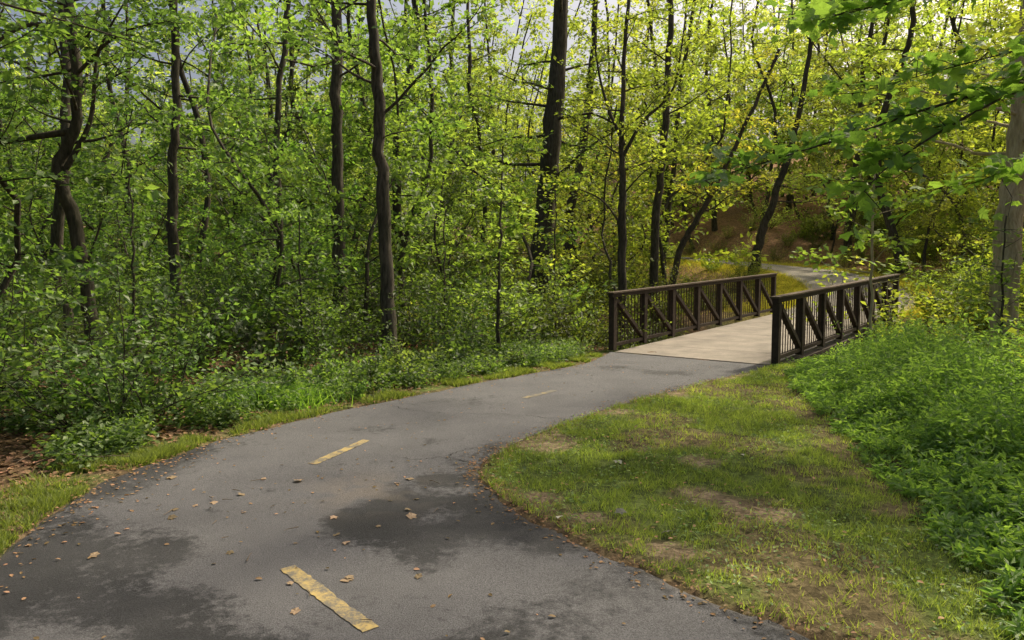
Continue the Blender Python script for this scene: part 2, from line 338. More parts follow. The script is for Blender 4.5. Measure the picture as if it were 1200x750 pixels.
class Tree:
    def __init__(s, seed): s.g = Geo(); s.rg = np.random.default_rng(seed); s.tw = []; s.ti = []
    def trunk(s, pts, r0, r1, n=26, wob=.03, sides=10):
        P = catmull(pts, n) if len(pts) > 2 else np.array(pts[0]) + (np.array(pts[1]) - np.array(pts[0])) * np.linspace(0, 1, n)[:, None]
        P[1:-1, :2] += s.rg.normal(size=(n - 2, 2)) * wob
        t = np.linspace(0, 1, n); R = r0 + (r1 - r0) * t; R = R * (1 + .5 * np.exp(-t * 22))
        tube(s.g, P, R, sides, .25); return P
    def limb(s, P, r0, twigs, tl=(.4, .9), t0=.25, sides=5, flat=.35):
        n = len(P); tube(s.g, P, np.linspace(r0, r0 * .2, n), sides); ti = s.rg.random() * .5
        for k in range(twigs):
            t = t0 + (1 - t0) * (k + s.rg.random()) / twigs; a = at_t(P, t * .999)
            ax = norm(P[-1] - P[0]); d = norm(ax * .8 + s.rg.normal(size=3) * np.array([.8, .8, flat]) + np.array([0, 0, .05]))
            l = s.rg.uniform(*tl); b = a + d * l
            s.tw.append((a, b)); s.ti.append(ti + s.rg.random() * .25)
            tube(s.g, np.array([a, (a + b) / 2 + s.rg.normal(size=3) * .03, b]), (r0 * .18 + .002, r0 * .12 + .002, .002), 3)
    def grow(s, P, nl, t0, t1, ll, lr, twigs, tl=(.4, .9), up=(.0, .5), taper=.5, curl=.03, t0l=.25):
        for k in range(nl):
            f = (k + s.rg.random()) / nl; t = t0 + (t1 - t0) * f; a = at_t(P, t); az = k * 2.4 + s.rg.normal() * .4
            L = s.rg.uniform(*ll) * (1 - taper * f); d = (math.cos(az), math.sin(az), s.rg.uniform(*up))
            Q = walk(s.rg, a, d, L, 7, .13, curl); s.limb(Q, lr * (1 - .5 * f), max(2, int(twigs * L / ll[1])), tl, t0l)
    def build(s, K, size, shape=KITE, flat=.5, droop=.25, off=.09, name='tree'):
        A = np.array([a for a, b in s.tw]); B = np.array([b for a, b in s.tw]); M = len(A)
        t = s.rg.random((M, K)) * 1.05; C = A[:, None] + (B - A)[:, None] * t[..., None] + s.rg.normal(size=(M, K, 3)) * np.array([off, off, off * .5])
        D = np.repeat(norm(B - A)[:, None], K, 1); S = s.rg.uniform(size * .6, size * 1.25, M * K)
        tint = np.clip(np.repeat(np.array(s.ti), K) + s.rg.random(M * K) * .35, 0, 1)
        V, F, ta = leaves(C.reshape(-1, 3), D.reshape(-1, 3), S, tint, s.rg, shape, flat, droop)
        return V, F, ta
def finish(t, name, K, size, bark=BARK, leafm=LEAF, color=(.08, .13, .03), loc=(0, 0, 0), **kw):
    V, F, ta = t.build(K, size, **kw)
    e = empty(name, loc)
    obj('trunk', t.g.mesh('trunk', bark), e); obj('foliage', tri_mesh('foliage', V, F, {'tint': ta}, mat=leafm), e, color=color); return e

# ------------------------------------------------------------------ bridge
STEEL = simple('weathered_brown_steel', (.054, .039, .030), .8, .2)
PICK = simple('weathered_brown_pickets', (.07, .048, .036), .85, .15)
STEEL2 = simple('weathered_timber_rail', (.11, .082, .06), .85, .2)
m, nt, out, N = newmat('bridge_deck_concrete'); L = nt.links.new
tc = N('ShaderNodeTexCoord'); f = noise(nt, N, tc.outputs['Object'], 40, 5, .7); f2 = noise(nt, N, tc.outputs['Object'], 1.8, 5, .65)
c = mixc(nt, N, maprange(nt, N, f2, .35, .65, 0, 1), (.33, .285, .235), (.20, .175, .145)); c = mixc(nt, N, maprange(nt, N, f, .4, .75, 0, .5), c, (.11, .095, .08))
p = N('ShaderNodeBsdfPrincipled'); L(c, p.inputs['Base Color']); p.inputs['Roughness'].default_value = .9; L(p.outputs[0], out.inputs[0]); DECK = m
br = empty('footbridge')
sl = BRISE / BL
ex = norm(np.array([BD[0], BD[1], sl])); ey = np.array([-BR[0], -BR[1], 0]); ez = np.cross(ex, ey); AX = [ex, ey, ez]
AXV = [np.array([BD[0], BD[1], 0]), ey, np.array([0, 0, 1.0])]
def bp(s, w, z): return np.array([B0[0] + BD[0] * s + BR[0] * w, B0[1] + BD[1] * s + BR[1] * w, sl * s + z])
gd = Geo(); nb = 7
for k in range(nb):
    a = k * BL / nb + .006; b_ = (k + 1) * BL / nb - .006
    box(gd, bp((a + b_) / 2, 0, -.055), AX, ((b_ - a) / 2, 1.42, .065))
obj('deck', gd.mesh('deck', DECK, False), br)
g = Geo(); g2 = Geo(); g3 = Geo()
for sd in (-1, 1):
    w = sd * 1.5
    box(g, bp(BL / 2, w, -.20), AX, (BL / 2, .06, .17))
    box(g, bp(BL / 2, w, 1.035), AX, (BL / 2 + .04, .05, .034))
    box(g2, bp(BL / 2, w - sd * .005, 1.084), AX, (BL / 2 + .06, .075, .013))
    box(g, bp(BL / 2, w, .12), AX, (BL / 2 - .05, .036, .03))
    nP = 7
    for k in range(nP + 1):
        s_ = k * BL / nP; s_ = min(max(s_, .05), BL - .05)
        box(g, bp(s_, w, .513), AXV, (.055, .056, .485))
        if k < nP:
            s2 = (k + 1) * BL / nP
            A = bp(s_ + .06, w, .97); B = bp(s2 - .06, w, .18)
            d = norm(B - A); n_ = np.cross(d, ey); box(g, (A + B) / 2, [d, ey, n_], (np.linalg.norm(B - A) / 2, .044, .036))
    npk = int(BL / .125)
    for k in range(npk):
        s_ = .1 + k * (BL - .2) / (npk - 1)
        box(g3, bp(s_, w, .575), AXV, (.007, .007, .43))
for k in range(6): box(g, bp(.6 + k * 1.44, 0, -.26), AX, (.05, 1.43, .1))
obj('steel_truss_railings', g.mesh('steel', STEEL, False), br); obj('cap_rails', g2.mesh('cap_rails', STEEL2, False), br); obj('pickets', g3.mesh('pickets', PICK, False), br)
g = Geo()
box(g, bp(-.2, 0, -.9), AXV, (.19, 1.62, .84)); box(g, bp(BL + .2, 0, -.9), AXV, (.19, 1.62, .86))
for s_ in (.35, BL - .35): box(g, bp(s_, 0, -1.3), AXV, (.25, 1.6, .9))
obj('abutments', g.mesh('abut', simple('abutment_concrete', (.2, .18, .155)), False), br)
m, nt, out, N = newmat('creek_water'); p = N('ShaderNodeBsdfPrincipled'); p.inputs['Base Color'].default_value = (.02, .018, .012, 1); p.inputs['Roughness'].default_value = .08; nt.links.new(p.outputs[0], out.inputs[0])
V = np.array([[*(B0 + BD * (4.2 + q) + BR * w), -1.52] for w in (-30, 30) for q in (-3, 3)]); obj('creek', tri_mesh('creek', V, [(0, 1, 3, 2)], mat=m))

# ------------------------------------------------------------------ individual trees
def gz_(x, y): return th(x, y) - .1
G1 = (.105, .170, .050); G2 = (.138, .198, .052); YG = (.200, .242, .052); YY = (.265, .262, .055); DK = (.075, .125, .042)
def forest_tree(name, x, y, pts, r0, r1, seed, color, nl=13, t0=.45, ll=(1.6, 3.2), twigs=12, K=18, leaf=.13, bark=BARK, extra=None, lr=.03, wob=.02):
    t = Tree(seed); z0 = gz_(x, y); P0 = [(x, y, z0)] + [(a, b_, c_) for a, b_, c_ in pts]
    P = t.trunk(P0, r0, r1, 34, wob); t.grow(P, nl, t0, .99, ll, lr, twigs, up=(-.1, .5))
    if extra: extra(t, P)
    return finish(t, name, K, leaf, bark, color=color)
def ex3(t, P):
    for a in ((-2.1, 12, 3.6), (-2.15, 12, 5.0)):
        t.limb(walk(t.rg, a, (t.rg.normal(), -.3, .3), 1.2, 6, .2), .012, 5)
forest_tree('slender_forest_tree', -2.0, 12.0, [(-2.05, 12, 2.2), (-2.15, 12.05, 4.3), (-2.25, 12.1, 7), (-2.3, 12.3, 13)], .12, .06, 1, G1, extra=ex3, t0=.45)
forest_tree('slender_forest_tree', -3.96, 17.0, [(-3.97, 17, 3), (-3.95, 17, 6), (-3.9, 17.2, 10), (-3.8, 17.4, 15)], .16, .07, 2, G1, t0=.45)
forest_tree('oak_tree', .8, 22.0, [(.9, 22, 2.2), (1.15, 22, 5.0), (1.4, 22.1, 8.5), (1.7, 22.4, 18)], .38, .17, 3, G2, nl=18, ll=(2.5, 4.5), twigs=16, t0=.4, lr=.06)
forest_tree('slender_forest_tree', 1.95, 26.0, [(2.0, 26, 3), (2.5, 26, 6), (2.8, 26.2, 9), (3.1, 26.5, 15)], .19, .08, 4, YG)
def ex6(t, P):
    for pts, r in (([(2.85, 19, 4.6), (2.4, 19, 5.6), (2.1, 18.9, 6.8), (2.0, 18.8, 8.4)], .05), ([(2.8, 19, 4.3), (3.3, 19, 5.2), (4.0, 18.9, 5.9), (4.25, 18.9, 7.2), (4.4, 18.8, 9)], .05),
                   ([(2.85, 19, 2.5), (2.3, 18.9, 3.2), (1.6, 18.7, 3.5), (1.2, 18.6, 3.55)], .03), ([(2.85, 19, 3.4), (3.3, 18.8, 3.9), (3.9, 18.6, 4.3)], .025)):
        t.limb(catmull(pts, 14), r, 14, (.4, .9), .4, 7)
forest_tree('forked_forest_tree', 2.85, 19.0, [(2.82, 19, 2), (2.8, 19, 3.6), (2.78, 19, 5.4), (2.95, 19.1, 9)], .13, .04, 6, YG, extra=ex6, nl=10, t0=.55, ll=(1.4, 2.4))
forest_tree('slender_forest_tree', 4.1, 21.5, [(4.15, 21.5, 2.5), (4.35, 21.5, 5), (4.5, 21.6, 9), (4.5, 21.8, 13)], .14, .06, 7, YG)
forest_tree('leaning_forest_tree', 5.2, 24.5, [(5.5, 24.4, 2), (6.3, 24.3, 3.5), (7.3, 24.2, 5.6), (8.6, 24.4, 8.5)], .12, .05, 8, YY, ll=(1.2, 2.6))
forest_tree('leaning_forest_tree', 9.3, 28.5, [(9.5, 28.5, 2.5), (10.0, 28.4, 4.2), (10.8, 28.4, 7), (11.5, 28.6, 12)], .19, .07, 9, YG, ll=(1.5, 3))
forest_tree('poplar_tree', 7.75, 11.6, [(7.72, 11.6, 1.5), (7.83, 11.6, 3.3), (7.9, 11.6, 5.6), (8.1, 11.8, 15)], .22, .12, 10, YG, bark=BARK_L, nl=14, t0=.42, ll=(1.8, 3.6), twigs=13, lr=.04)
def ex1(t, P):
    for pts, r in (([(-6.4, 11, 3.55), (-6.9, 10.9, 3.45), (-7.5, 10.8, 3.35), (-8.4, 10.6, 3.5)], .06), ([(-6.35, 11, 4.9), (-6.9, 10.8, 5.0), (-7.6, 10.6, 4.5), (-8.6, 10.4, 4.3)], .05),
                   ([(-6.55, 11, 3.0), (-6.1, 10.9, 3.7), (-5.9, 10.8, 4.6), (-5.3, 10.6, 5.4)], .045), ([(-6.3, 11, 1.6), (-5.9, 10.8, 2.4), (-5.7, 10.7, 3.2)], .02), ([(-6.4, 11, 4.3), (-5.5, 10.6, 4.8), (-4.6, 10.3, 4.9)], .03)):
        t.limb(catmull(pts, 14), r, 11, (.4, .8), .3, 7)
forest_tree('crooked_forest_tree', -6.2, 11.0, [(-6.3, 11, .9), (-6.48, 11, 2.3), (-6.65, 11, 3.0), (-6.38, 11, 3.7), (-6.35, 11, 4.9), (-6.5, 11, 6), (-6.3, 11, 9)], .11, .055, 11, DK, extra=ex1, nl=12, t0=.48, ll=(1.2, 2.6), leaf=.105)
forest_tree('crooked_forest_tree', -2.1, 15.0, [(-2.25, 15, 1.5), (-2.0, 15, 2.6), (-1.7, 15, 3.3), (-1.6, 15, 4.6), (-1.75, 15, 7)], .065, .03, 12, G2, nl=10, t0=.4, ll=(.8, 1.8), lr=.02)
forest_tree('slender_forest_tree', -7.2, 16, [(-7.3, 16, 3), (-7.1, 16, 6), (-7.4, 16, 12)], .12, .06, 13, G1)
def sapling(name, x, y, h, r, seed, color, leaf, lean=(0, 0), nl=14, t0=.15, ll=(.4, .9), K=16, shape=KITE, leafm=LEAF, bark=BARK):
    t = Tree(seed); z0 = gz_(x, y)
    P = t.trunk([(x, y, z0), (x + lean[0] * .3, y, z0 + h * .4), (x + lean[0], y + lean[1], z0 + h)], r, r * .3, 20, .012, 7)
    t.grow(P, nl, t0, .99, ll, r * .35, 6, (.2, .45), up=(.1, .7)); return finish(t, name, K, leaf, bark, leafm, color=color, shape=shape)
sapling('sapling', -.24, 12.5, 3.6, .04, 20, G2, .095, (.08, 0), nl=20, t0=.2)
sapling('sapling', 5.7, 11.7, 4.2, .035, 21, G2, .13, (-.05, 0), nl=12, t0=.5, ll=(.5, 1.2), bark=BARK_L)
sapling('sapling', -4.6, 9.0, 2.8, .03, 22, G1, .08)
sapling('sapling', -1.2, 13.2, 2.8, .03, 23, G2, .09)
sapling('sapling', .9, 15.5, 3.6, .035, 24, YG, .10)
sapling('sapling', -3.2, 11.2, 2.5, .03, 25, G1, .09)
sapling('sapling', 6.9, 10.4, 2.6, .03, 27, G2, .10, nl=16)
t = Tree(40); P = t.trunk([(7.6, 5.2, -.1), (7.5, 5.3, 2), (7.3, 5.4, 4.5), (7.4, 5.3, 9)], .17, .08, 24, .02)
for pts, r, k in (([(7.4, 5.4, 2.9), (5.9, 6.2, 3.3), (4.3, 6.8, 3.15), (3.0, 7.1, 2.75), (1.85, 7.2, 2.4)], .028, 24), ([(7.35, 5.4, 3.4), (5.6, 6.2, 3.5), (4.4, 6.6, 3.1), (3.5, 6.8, 2.55), (3.15, 6.9, 2.15)], .025, 24),
                  ([(7.3, 5.4, 4.2), (5.4, 6.2, 4.2), (4.0, 6.5, 4.0), (2.6, 6.8, 3.75)], .025, 26), ([(7.3, 5.4, 3.2), (6.4, 6.6, 3.0), (5.3, 7.2, 2.7), (4.6, 7.5, 2.4)], .02, 16), ([(7.3, 5.4, 4.6), (5.7, 6.8, 4.6), (4.4, 7.6, 4.4), (2.9, 8.0, 4.3)], .02, 24),
                  ([(7.3, 5.4, 3.8), (6, 7, 3.9), (4.9, 7.6, 3.7), (3.6, 8.0, 3.4)], .02, 22), ([(7.4, 5.4, 5), (6.2, 8, 5.2), (5.0, 9, 5.0), (3.8, 9.5, 4.7)], .02, 24)):
    t.limb(catmull(pts, 18), r * .8, k, (.25, .6), .25, 6, .3)
t.grow(P, 8, .5, .98, (1.5, 2.6), .03, 8)
finish(t, 'maple_tree', 11, .14, BARK, LEAF_NEAR, color=(.13, .215, .058), shape=MAPLE, flat=.5, off=.09)
t = Tree(41); P = t.trunk([(-7.2, 4.6, -.1), (-7.1, 4.7, 3), (-6.9, 4.8, 5), (-7.1, 4.8, 10)], .17, .08, 24, .02)
for pts, r, k in (([(-7, 4.7, 4.3), (-5.4, 5.6, 4.35), (-3.9, 6.3, 4.1), (-2.4, 6.8, 4.15), (-1.0, 7.4, 4.35)], .03, 22), ([(-7, 4.7, 3.9), (-5.6, 6.4, 4.1), (-4.6, 7.2, 4.0), (-3.7, 7.6, 3.8)], .025, 16), ([(-7, 4.7, 5), (-4.4, 6.8, 5.2), (-2.4, 8, 5.0), (-.4, 8.8, 5.1), (.8, 9.2, 5.2)], .03, 24)):
    t.limb(catmull(pts, 18), r, k, (.3, .7), .3, 6, .3)
t.grow(P, 10, .45, .98, (1.5, 3), .03, 10)
finish(t, 'beech_tree', 14, .085, BARK, LEAF, color=DK, shape=OVAL, flat=.5)

# ------------------------------------------------------------------ forest prototypes
def proto(seed, kind):
    t = Tree(seed); rg = t.rg
    if kind == 'tall':
        h = 17; P = t.trunk([(0, 0, -.3), (rg.normal() * .3, rg.normal() * .3, 5), (rg.normal() * .7, rg.normal() * .7, 10), (rg.normal() * 1.2, rg.normal() * 1.2, h)], .17 if seed % 2 else .11, .05, 20, .04, 8)
        t.grow(P, 20, .3, .99, (2.2, 4.0), .035, 13, (.5, 1.1), up=(-.1, .5), taper=.4); K, s = 15, .21
    elif kind == 'under':
        h = 7; P = t.trunk([(0, 0, -.2), (rg.normal() * .3, rg.normal() * .3, 2), (rg.normal() * .8, rg.normal() * .8, 4), (rg.normal() * 1.2, rg.normal() * 1.2, h)], .055, .02, 16, .04, 6)
        t.grow(P, 20, .15, .99, (1.2, 2.7), .016, 13, (.35, .8), up=(-.05, .5), taper=.35); K, s = 15, .15
    elif kind == 'shrub':
        for k in range(11):
            az = k * 2.4 + rg.normal() * .3; r = rg.uniform(.25, 1.0)
            Q = walk(rg, (math.cos(az) * .08, math.sin(az) * .08, -.1), (math.cos(az) * r, math.sin(az) * r, 1), rg.uniform(1.0, 1.75), 8, .14, -.02); t.limb(Q, .010, 12, (.15, .4), .15, 4, .6)
        K, s = 11, .075
    elif kind == 'broad':
        for k in range(9):
            az = k * 2.4 + rg.normal() * .3; r = rg.uniform(.3, 1.2)
            Q = walk(rg, (math.cos(az) * .08, math.sin(az) * .08, -.1), (math.cos(az) * r, math.sin(az) * r, 1), rg.uniform(.6, 1.2), 7, .16, -.03); t.limb(Q, .008, 9, (.12, .3), .12, 4, .5)
        K, s = 9, .105
    V, F, ta = t.build(K, s, shape=OVAL if kind == 'broad' else KITE, flat=.65)
    return t.g.mesh(kind + '_wood', BARK), tri_mesh(kind + '_leaves', V, F, {'tint': ta}, mat=LEAF)
TALL = [proto(100 + k, 'tall') for k in range(5)]; UND = [proto(200 + k, 'under') for k in range(6)]
SHR = [proto(300 + k, 'shrub') for k in range(5)]; BRD = [proto(400 + k, 'broad') for k in range(4)]
def place(par, P, x, y, sc, color, z=None, tilt=0):
    z = th(x, y) if z is None else z; rz = (rng.normal() * tilt, rng.normal() * tilt, rng.random() * 6.28); s3 = (sc * rng.uniform(.85, 1.15), sc * rng.uniform(.85, 1.15), sc * rng.uniform(.85, 1.2))
    j = 1 + rng.normal() * .22; color = tuple(np.clip(np.array(color) * j * (1 + rng.normal(size=3) * .05), .01, .42))
    obj('stems', P[0], par, (x, y, z), rz, s3); obj('leaves', P[1], par, (x, y, z), rz, s3, color)
def colour_at(x, y, var=True):
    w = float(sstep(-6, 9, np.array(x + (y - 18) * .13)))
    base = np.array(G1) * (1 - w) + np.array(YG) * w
    if var and y > 15 and x > -6 and rng.random() < .16: base = base * .5 + np.array(YY) * .5
    f = float(sstep(24, 44, np.array(float(y)))); base = base * (1 - .55 * f) + np.array((.29, .34, .13)) * .55 * f  # distant leaves: hazy glow put into the colour, paler and yellower with depth
    return base
dFar = lambda x, y: float(dist_poly(np.array([x]), np.array([y]), FC[::4])[0])
dNear = lambda x, y: float(min(dist_poly(np.array([x]), np.array([y]), ELs)[0], dist_poly(np.array([x]), np.array([y]), ERs)[0]))
def sw(x, y): q = np.array([x, y]) - B0; return q @ BD, q @ BR
fo = empty('forest_trees'); cT = cU = 0
gpts = [(a, b_, 6.4) for b_ in np.arange(-14, 30, 6.4) for a in np.arange(-49, 56, 6.4)] + [(a, b_, 5.0) for b_ in np.arange(30, 66, 5.0) for a in np.arange(-60, 62, 5.0)]
for gx_, gy_, stp in gpts:
        x = gx_ + rng.uniform(-.4, .4) * stp; y = gy_ + rng.uniform(-.4, .4) * stp; s_, w_ = sw(x, y)
        if y > 0 and abs(x) > 10 + y * .78: continue
        if y <= 0 and abs(x) > 16: continue
        if abs(x) < 8.5 and y < 18: continue
        if y < 26 and -3 < x < 9: continue
        if dFar(x, y) < 3.6 or dNear(x, y) < 4: continue
        place(fo, TALL[rng.integers(5)], x, y, rng.uniform(.75, 1.2), colour_at(x, y), tilt=.04); cT += 1
un = empty('understory_trees')
for gy_ in np.arange(-3, 60, 3.0):
    for gx_ in np.arange(-44, 46, 3.0):
        x = gx_ + rng.uniform(-1.4, 1.4); y = gy_ + rng.uniform(-1.4, 1.4); s_, w_ = sw(x, y)
        if abs(x) > 6 + max(0, y) * .73: continue
        if dNear(x, y) < 3.4 or dFar(x, y) < 3.0: continue
        if -2.4 < w_ < 2.9 and -2 < s_ < 10: continue
        if x > -1 and y < 13.5 and x < 8.5: continue
        if x < -1 and y < 11 and x > -8: continue
        if .34 < x / max(y, 1) < .49 and 14 < y < 32: continue
        if rng.random() < (.27 if y < 24 else .12): continue
        far = y > 26
        place(un, UND[rng.integers(6)], x, y, rng.uniform(.5, 1.1) * (1.5 if far else 1), colour_at(x, y), tilt=.07); cU += 1
print('tall', cT, 'under', cU)
sh = empty('shrubs'); cnt = 0
BLs = np.array([(-9, 6.9), (-5.2, 6.8), (-4.2, 6.6), (-3.2, 7.5), (-2.1, 8.95), (-.9, 10.5), (.1, 11.7), (.9, 13.3)])
for gy_ in np.arange(5, 40, 1.15):
    for gx_ in np.arange(-24, 26, 1.15):
        x = gx_ + rng.uniform(-.5, .5); y = gy_ + rng.uniform(-.5, .5); s_, w_ = sw(x, y)
        if abs(x) > 3 + y * .73: continue
        if dFar(x, y) < 2.5: continue
        left = y > np.interp(x, BLs[:, 0], BLs[:, 1]) and x < 1.2 or (x >= 1.2 and w_ < -2.1 and s_ > .1)
        right = (w_ > 2.4 and s_ > .3) or (x > 5.0 and y > 5 and weedside(np.array(x), np.array(y)) > 1.8)
        beyond = s_ > 9.5
        if not (left or right or beyond): continue
        if y > 20 and rng.random() < .4: continue
        if left and 9.5 < y < 20 and rng.random() < .25: continue
        sc = rng.uniform(.5, 1.25) if y < 16 else rng.uniform(.8, 1.5)
        if left and y < np.interp(x, BLs[:, 0], BLs[:, 1]) + 1.1: sc *= .7
        if right and w_ < 5 and s_ < 3.5: sc *= .6
        elif right and 1.5 < s_ < 8: sc *= 1.35
        if beyond and dFar(x, y) < 6 and y > 19: sc *= .5
        P = SHR[rng.integers(5)] if rng.random() < .6 else BRD[rng.integers(4)]
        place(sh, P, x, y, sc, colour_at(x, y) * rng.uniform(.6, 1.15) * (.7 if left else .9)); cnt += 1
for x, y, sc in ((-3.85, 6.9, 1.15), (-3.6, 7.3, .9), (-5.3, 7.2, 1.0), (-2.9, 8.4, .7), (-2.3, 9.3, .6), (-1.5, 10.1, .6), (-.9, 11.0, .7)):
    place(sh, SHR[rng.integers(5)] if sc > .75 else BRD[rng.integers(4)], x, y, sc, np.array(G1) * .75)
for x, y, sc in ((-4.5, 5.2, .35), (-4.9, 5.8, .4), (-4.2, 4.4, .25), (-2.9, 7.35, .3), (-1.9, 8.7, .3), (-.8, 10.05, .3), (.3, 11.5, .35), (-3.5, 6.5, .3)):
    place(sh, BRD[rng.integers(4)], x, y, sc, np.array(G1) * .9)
print('shrubs', cnt)

# ------------------------------------------------------------------ grass
def blades(x, y, h, w, tint, rg):
    n = len(x); z = terrain(x, y); az = rg.random(n) * 6.28; ln = rg.normal(size=(n, 2)) * .6 * h[:, None]
    V = np.zeros((n, 3, 3)); dx, dy = np.cos(az) * w, np.sin(az) * w
    V[:, 0] = np.stack([x - dx, y - dy, z - .01], 1); V[:, 1] = np.stack([x + dx, y + dy, z - .01], 1); V[:, 2] = np.stack([x + ln[:, 0], y + ln[:, 1], z + h], 1)
    return V.reshape(-1, 3), np.arange(n * 3).reshape(-1, 3), np.repeat(tint, 3)
rg = np.random.default_rng(5)
n = 480000
y = .3 + 12.5 * rg.random(n) ** 1.25; x = rg.uniform(-.6, 6.5, n)
k = lawnmask(x, y) & (weedside(x, y) < .5) & ~inside(x, y, NEARPOLY) & (np.abs(x) < y * .8 + .6)
x, y = x[k], y[k]
n1 = fbm(x * 1.1, y * 1.1, 11); n2 = fbm(x * 4, y * 4, 12); n4 = fbm(x * 9, y * 9, 14); bare = sstep(.35, .75, sum(blob(x, y, *b) for b in BARE) + (n2 - .5) * .9)
k = rg.random(len(x)) < (1 - .88 * bare) * (1 - .7 * sstep(.48, .6, n1)) * (.15 + 1.2 * sstep(.37, .6, n4)); x, y, n1, n2, n4 = x[k], y[k], n1[k], n2[k], n4[k]
h = rg.uniform(.015, .05, len(x)) * (.3 + 1.6 * n4); w = .0022 + .0004 * y * rg.random(len(x)); print('blades', len(x))
V, F, ta = blades(x, y, h, w, np.clip(rg.random(len(x)) * .6 + (n1 - .3), 0, 1), rg)
obj('lawn_grass', tri_mesh('lawn_grass', V, F, {'tint': ta}, mat=GRASSM), color=(.225, .275, .08))
n = 34000; y = .5 + 11.5 * rg.random(n) ** 1.2; x = rg.uniform(-.5, 5.5, n); k = lawnmask(x, y) & (weedside(x, y) < .4) & ~inside(x, y, NEARPOLY) & (fbm(x * 2.2, y * 2.2, 51) > .5); x, y = x[k], y[k]
az = rg.random(len(x)) * 6.28; C = np.stack([x, y, terrain(x, y) + rg.uniform(.01, .05, len(x))], 1); D = np.stack([np.cos(az), np.sin(az), 0 * az], 1)
V, F, ta = leaves(C, D, rg.uniform(.015, .035, len(x)), rg.random(len(x)), rg, OVAL, .3, 0)
obj('clover', tri_mesh('clover', V, F, {'tint': ta}, mat=LEAF), color=(.155, .23, .068))
n = 90000; idx = rg.integers(60, NS, n); q = EL[idx]; tt = np.gradient(EL, axis=0)[idx]; nn = norm(np.stack([-tt[:, 1], tt[:, 0]], 1))
dd = np.abs(rg.normal(size=n)) * .2 + rg.uniform(-.03, .05, n); pp = q + nn * dd[:, None] + rg.normal(size=(n, 2)) * .01; x, y = pp[:, 0], pp[:, 1]
n2 = fbm(x * 3, y * 3, 12); k = (rg.random(n) < sstep(.4, .65, n2)) & ~(inside(x, y, NEARPOLY) & (dd > .02)); x, y, n2, dd = x[k], y[k], n2[k], dd[k]
h = rg.uniform(.02, .07, len(x)) * (.4 + 1.1 * n2) * (1 + dd)
V, F, ta = blades(x, y, h, .0025 + .0004 * y, np.clip(rg.random(len(x)) * .7 + .1, 0, 1), rg)
obj('verge_grass', tri_mesh('verge_grass', V, F, {'tint': ta}, mat=GRASSM), color=(.17, .205, .06))
def tufts(name, cx, cy, rx, ry, n, h0, color, seed):
    rg = np.random.default_rng(seed); x = cx + rg.normal(size=n) * rx; y = cy + rg.normal(size=n) * ry; k = ~inside(x, y, NEARPOLY); x, y = x[k], y[k]
    V, F, ta = blades(x, y, rg.uniform(.3, 1, len(x)) * h0, np.full(len(x), .006), rg.random(len(x)), rg); obj(name, tri_mesh(name, V, F, {'tint': ta}, mat=GRASSM), color=color)
tufts('tall_grass', -2.75, 8.35, .28, .2, 3600, .3, (.15, .26, .055), 1)
n = 60000; idx = rg.integers(2, 100, n); sd = np.where(rg.random(n) < .5, -1, 1); dd = 1.5 + np.abs(rg.normal(size=n)) * .8; pp = FC[idx, :2] + Nn[idx] * (sd * dd)[:, None] + rg.normal(size=(n, 2)) * .15; x, y = pp[:, 0], pp[:, 1]
s_ = (x - B0[0]) * BD[0] + (y - B0[1]) * BD[1]; k = s_ > BL + .3; x, y = x[k], y[k]
V, F, ta = blades(x, y, rg.uniform(.04, .14, len(x)), np.full(len(x), .009), rg.random(len(x)), rg)
obj('verge_grass', tri_mesh('verge_grass_far', V, F, {'tint': ta}, mat=GRASSM), color=(.32, .29, .06))
n = 4200; y = rg.uniform(1.5, 12.4, n); e_ = np.abs(rg.normal(size=n)) * 1.2 + rg.uniform(-.25, .4, n); x = np.interp(y, WEED[:, 1], WEED[:, 0]) + e_
s_ = (x - B0[0]) * BD[0] + (y - B0[1]) * BD[1]; k = (s_ < 1.6) & (x < y * .8 + 1) & (x < 7.5); x, y, e_ = x[k], y[k], e_[k]
hp = (.10 + .62 * sstep(-.15, 1.5, e_)) * rg.uniform(.4, 1.35, len(x)) * (.45 + 1.1 * fbm(x * 1.2, y * 1.2, 33)); K = 44; z = terrain(x, y)
az = rg.random((len(x), K)) * 6.28; fr = rg.random((len(x), K)) ** .8; hh = fr * hp[:, None]; rr = .015 + .055 * rg.random((len(x), K))
lean = rg.normal(size=(len(x), 2)) * .25
C = np.stack([x[:, None] + np.cos(az) * rr + lean[:, :1] * hh, y[:, None] + np.sin(az) * rr + lean[:, 1:] * hh, z[:, None] + hh], 2).reshape(-1, 3); D = np.stack([np.cos(az), np.sin(az), 0 * az + .35], 2).reshape(-1, 3)
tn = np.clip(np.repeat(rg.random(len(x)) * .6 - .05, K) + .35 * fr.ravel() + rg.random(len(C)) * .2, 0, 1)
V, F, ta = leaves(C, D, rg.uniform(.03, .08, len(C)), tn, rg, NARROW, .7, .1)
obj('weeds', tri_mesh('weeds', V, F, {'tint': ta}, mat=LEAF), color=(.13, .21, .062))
n = 7500; idx = rg.integers(90, NS, n); q = EL[idx]; tt = np.gradient(EL, axis=0)[idx]; nn = norm(np.stack([-tt[:, 1], tt[:, 0]], 1)); dd = rg.uniform(.3, 2.4, n); pp = q + nn * dd[:, None]; x, y = pp[:, 0], pp[:, 1]
k = (fbm(x * 1.2, y * 1.2, 44) > .6 - .3 * (y > 7)); x, y = x[k], y[k]; K = 12; z = terrain(x, y); az = rg.random((len(x), K)) * 6.28; hp = rg.uniform(.05, .3, len(x)); hh = rg.random((len(x), K)) * hp[:, None]; rr = .02 + .1 * rg.random((len(x), K))
C = np.stack([x[:, None] + np.cos(az) * rr, y[:, None] + np.sin(az) * rr, z[:, None] + hh], 2).reshape(-1, 3); D = np.stack([np.cos(az), np.sin(az), 0 * az + .2], 2).reshape(-1, 3)
